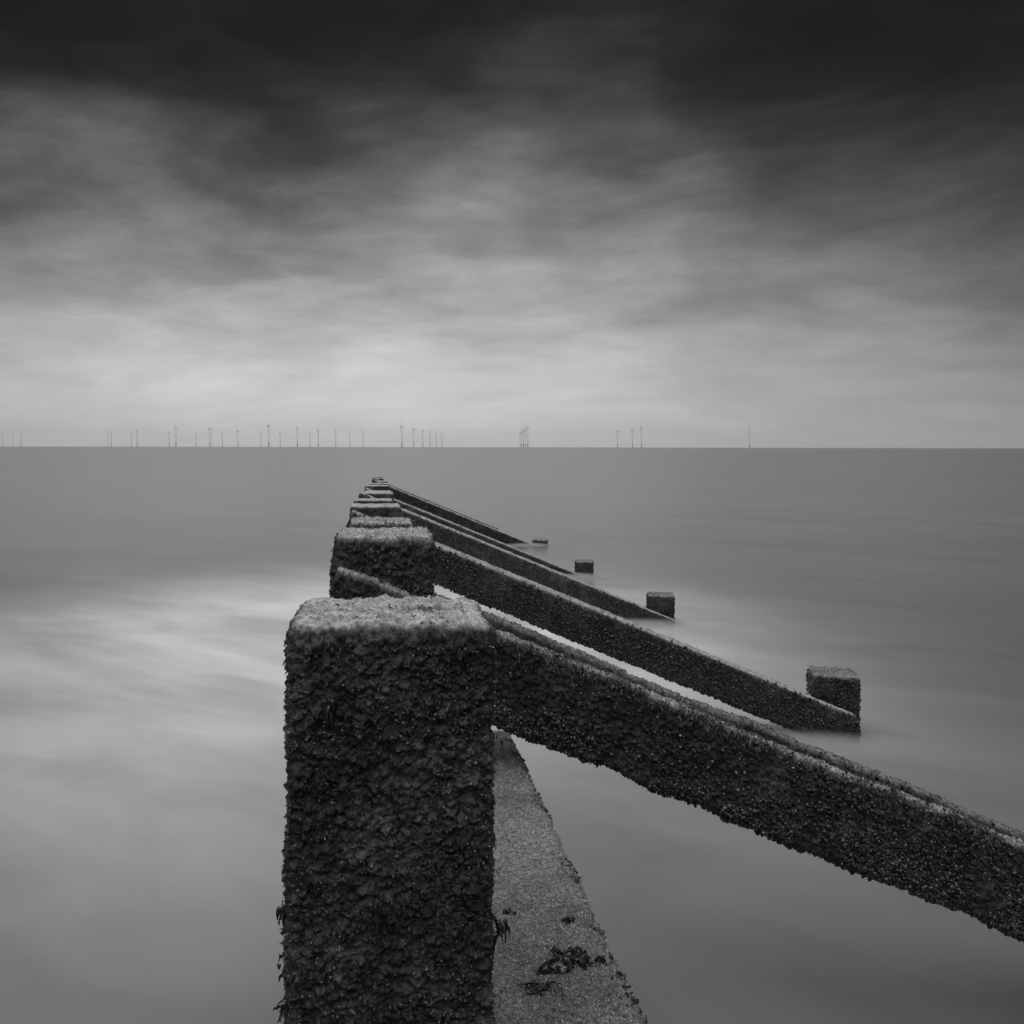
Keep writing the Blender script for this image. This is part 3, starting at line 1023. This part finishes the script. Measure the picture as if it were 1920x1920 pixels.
W = 'wind turbine on the horizon'
turbines = [
    # px, height px, label
    (5, 23.6, 'leftmost wind turbine, at the very left edge of the horizon'),
    (24, 21, 'smallest, middle one of the three wind turbines at the far left edge'),
    (39.5, 26.5, 'right one of the three wind turbines at the far left edge'),
    (203, 22.5, 'fainter left wind turbine of the first close pair from the left'),
    (208.7, 26, 'darker right wind turbine of the first close pair from the left'),
    (247, 25, 'shorter left wind turbine of the second pair from the left'),
    (257, 30.5, 'taller right wind turbine of the second pair from the left'),
    (317, 27.6, 'shorter left wind turbine of the third pair from the left'),
    (330, 36.6, 'tall right wind turbine of the third pair from the left'),
    (368, 25, 'single short wind turbine just left of the one with slanting blades'),
    (393.5, 34, 'wind turbine with its slanting blades in view'),
    (397.3, 23, 'faint short wind turbine close behind the one with slanting blades'),
    (417, 25, 'short wind turbine just right of the one with slanting blades'),
    (446, 30, 'mid height wind turbine, second to the right of the slanting blades pair'),
    (489, 27, 'short wind turbine just left of the tallest one'),
    (504, 40, 'tallest wind turbine in the left half of the horizon'),
    (525.5, 28, 'faint short wind turbine just right of the tallest one'),
    (557.5, 36, 'tall dark wind turbine, second to the right of the tallest one'),
    (581.6, 25, 'faint short wind turbine, third to the right of the tallest one'),
    (597, 32, 'dark wind turbine, fourth to the right of the tallest one'),
    (629.6, 29.5, 'third from last wind turbine before the gap above the groyne tip'),
    (656, 27, 'second to last wind turbine before the gap above the groyne tip'),
    (680.8, 27.5, 'last faint wind turbine left of the gap above the groyne tip'),
    (753.7, 39.5, 'tall first wind turbine of the descending row of six right of the groyne tip'),
    (775.7, 35, 'second wind turbine of the descending row of six right of the groyne tip'),
    (792.7, 31.5, 'third wind turbine of the descending row of six right of the groyne tip'),
    (806.5, 29, 'fourth wind turbine of the descending row of six right of the groyne tip'),
    (818, 26.5, 'fifth wind turbine of the descending row of six right of the groyne tip'),
    (828.5, 25.5, 'last and faintest wind turbine of the descending row of six'),
    (975.5, 27, 'shortest, leftmost wind turbine of the tight cluster of five'),
    (978.6, 29, 'second from left wind turbine in the tight cluster of five'),
    (981.6, 32, 'middle wind turbine in the tight cluster of five'),
    (984.8, 34.5, 'fourth from left wind turbine in the tight cluster of five'),
    (989.7, 39, 'tallest, rightmost wind turbine of the tight cluster of five'),
    (1158, 31, 'shortest, left one of the three spread wind turbines right of centre'),
    (1185.8, 34, 'middle one of the three spread wind turbines right of centre'),
    (1203, 38, 'tallest, right one of the three spread wind turbines right of centre'),
    (1405.6, 37, 'lone wind turbine far to the right on the horizon'),
]
for px, hp, lab in turbines:
    D = F * 80.5 / hp
    X = (px - VX) * D / F
    e = empty('wind_turbine', (X, D, SEA), lab, 'wind turbine', 'offshore wind turbines along the horizon')
    ang = math.atan2(X, D)
    stopped = 392 < px < 395
    e.rotation_euler = (0, 0, -ang + (R(28) if stopped else R(random.uniform(-5, 5))))
    for nm, me in (('foundation', ME_FOUND), ('platform', ME_PLAT), ('tower', ME_TOWER), ('nacelle', ME_NAC), ('hub', ME_HUB)):
        link(nm, me, e)
    a0 = R(196) if stopped else R(180 + random.uniform(-25, 25))
    for k in range(3):
        b = link('blade', ME_BLADE, e)
        b.location = (-4.6, 0, 80)
        b.rotation_euler = (a0 + k * 2 * math.pi / 3, 0, 0)

# ------------------------------------------------------------------ blown spray and slow water haze round the feet of the braces
def mist_mat():
    m = bpy.data.materials.new('sea_mist')
    m.use_nodes = True
    t = m.node_tree
    t.nodes.clear()
    out = N(t, 'ShaderNodeOutputMaterial')
    vol = N(t, 'ShaderNodeVolumePrincipled')
    t.links.new(vol.outputs[0], out.inputs[1])
    tc = N(t, 'ShaderNodeTexCoord')
    ln = N(t, 'ShaderNodeVectorMath', operation='LENGTH', ins={0: tc.outputs['Object']})
    k = M(t, 'SUBTRACT', 1.0, M(t, 'MULTIPLY', ln.outputs[1], ln.outputs[1]), clamp=True)
    t.links.new(M(t, 'MULTIPLY', M(t, 'MULTIPLY', k, k), 22.0), vol.inputs['Density'])
    vol.inputs['Color'].default_value = (.70, .70, .70, 1)
    return m


MAT_MIST = mist_mat()
bm = bmesh.new()
bmesh.ops.create_icosphere(bm, subdivisions=4, radius=1.0)
ME_MIST = bpy.data.meshes.new('sea_mist')
bm.to_mesh(ME_MIST)
bm.free()
ME_MIST.materials.append(MAT_MIST)
for (cx, cy, rx, ry, rz) in ((2.5, 6.43, .9, .36, .105), (2.6, 10.65, .9, .4, .105), (2.75, 14.55, .7, .3, .085), (2.8, 19.25, .65, .3, .07)):
    o = link('sea_mist', ME_MIST, None, 'stuff')
    o.location = (cx, cy, .0)
    o.scale = (rx, ry, rz)

# ------------------------------------------------------------------ sea haze that pales the far turbines
hz = bpy.data.materials.new('haze')
hz.use_nodes = True
ht = hz.node_tree
ht.nodes.clear()
ho = N(ht, 'ShaderNodeOutputMaterial')
hv = N(ht, 'ShaderNodeVolumePrincipled')
hv.inputs['Density'].default_value = 5.5e-5
hv.inputs['Color'].default_value = (.98, .98, .98, 1)
ht.links.new(hv.outputs[0], ho.inputs[1])
c, f = box_np(-9000, 9000, -300, 9000, -1, 140)
link('haze', mesh_np('haze', c, f, mats=[hz], smooth=False), None, 'stuff')
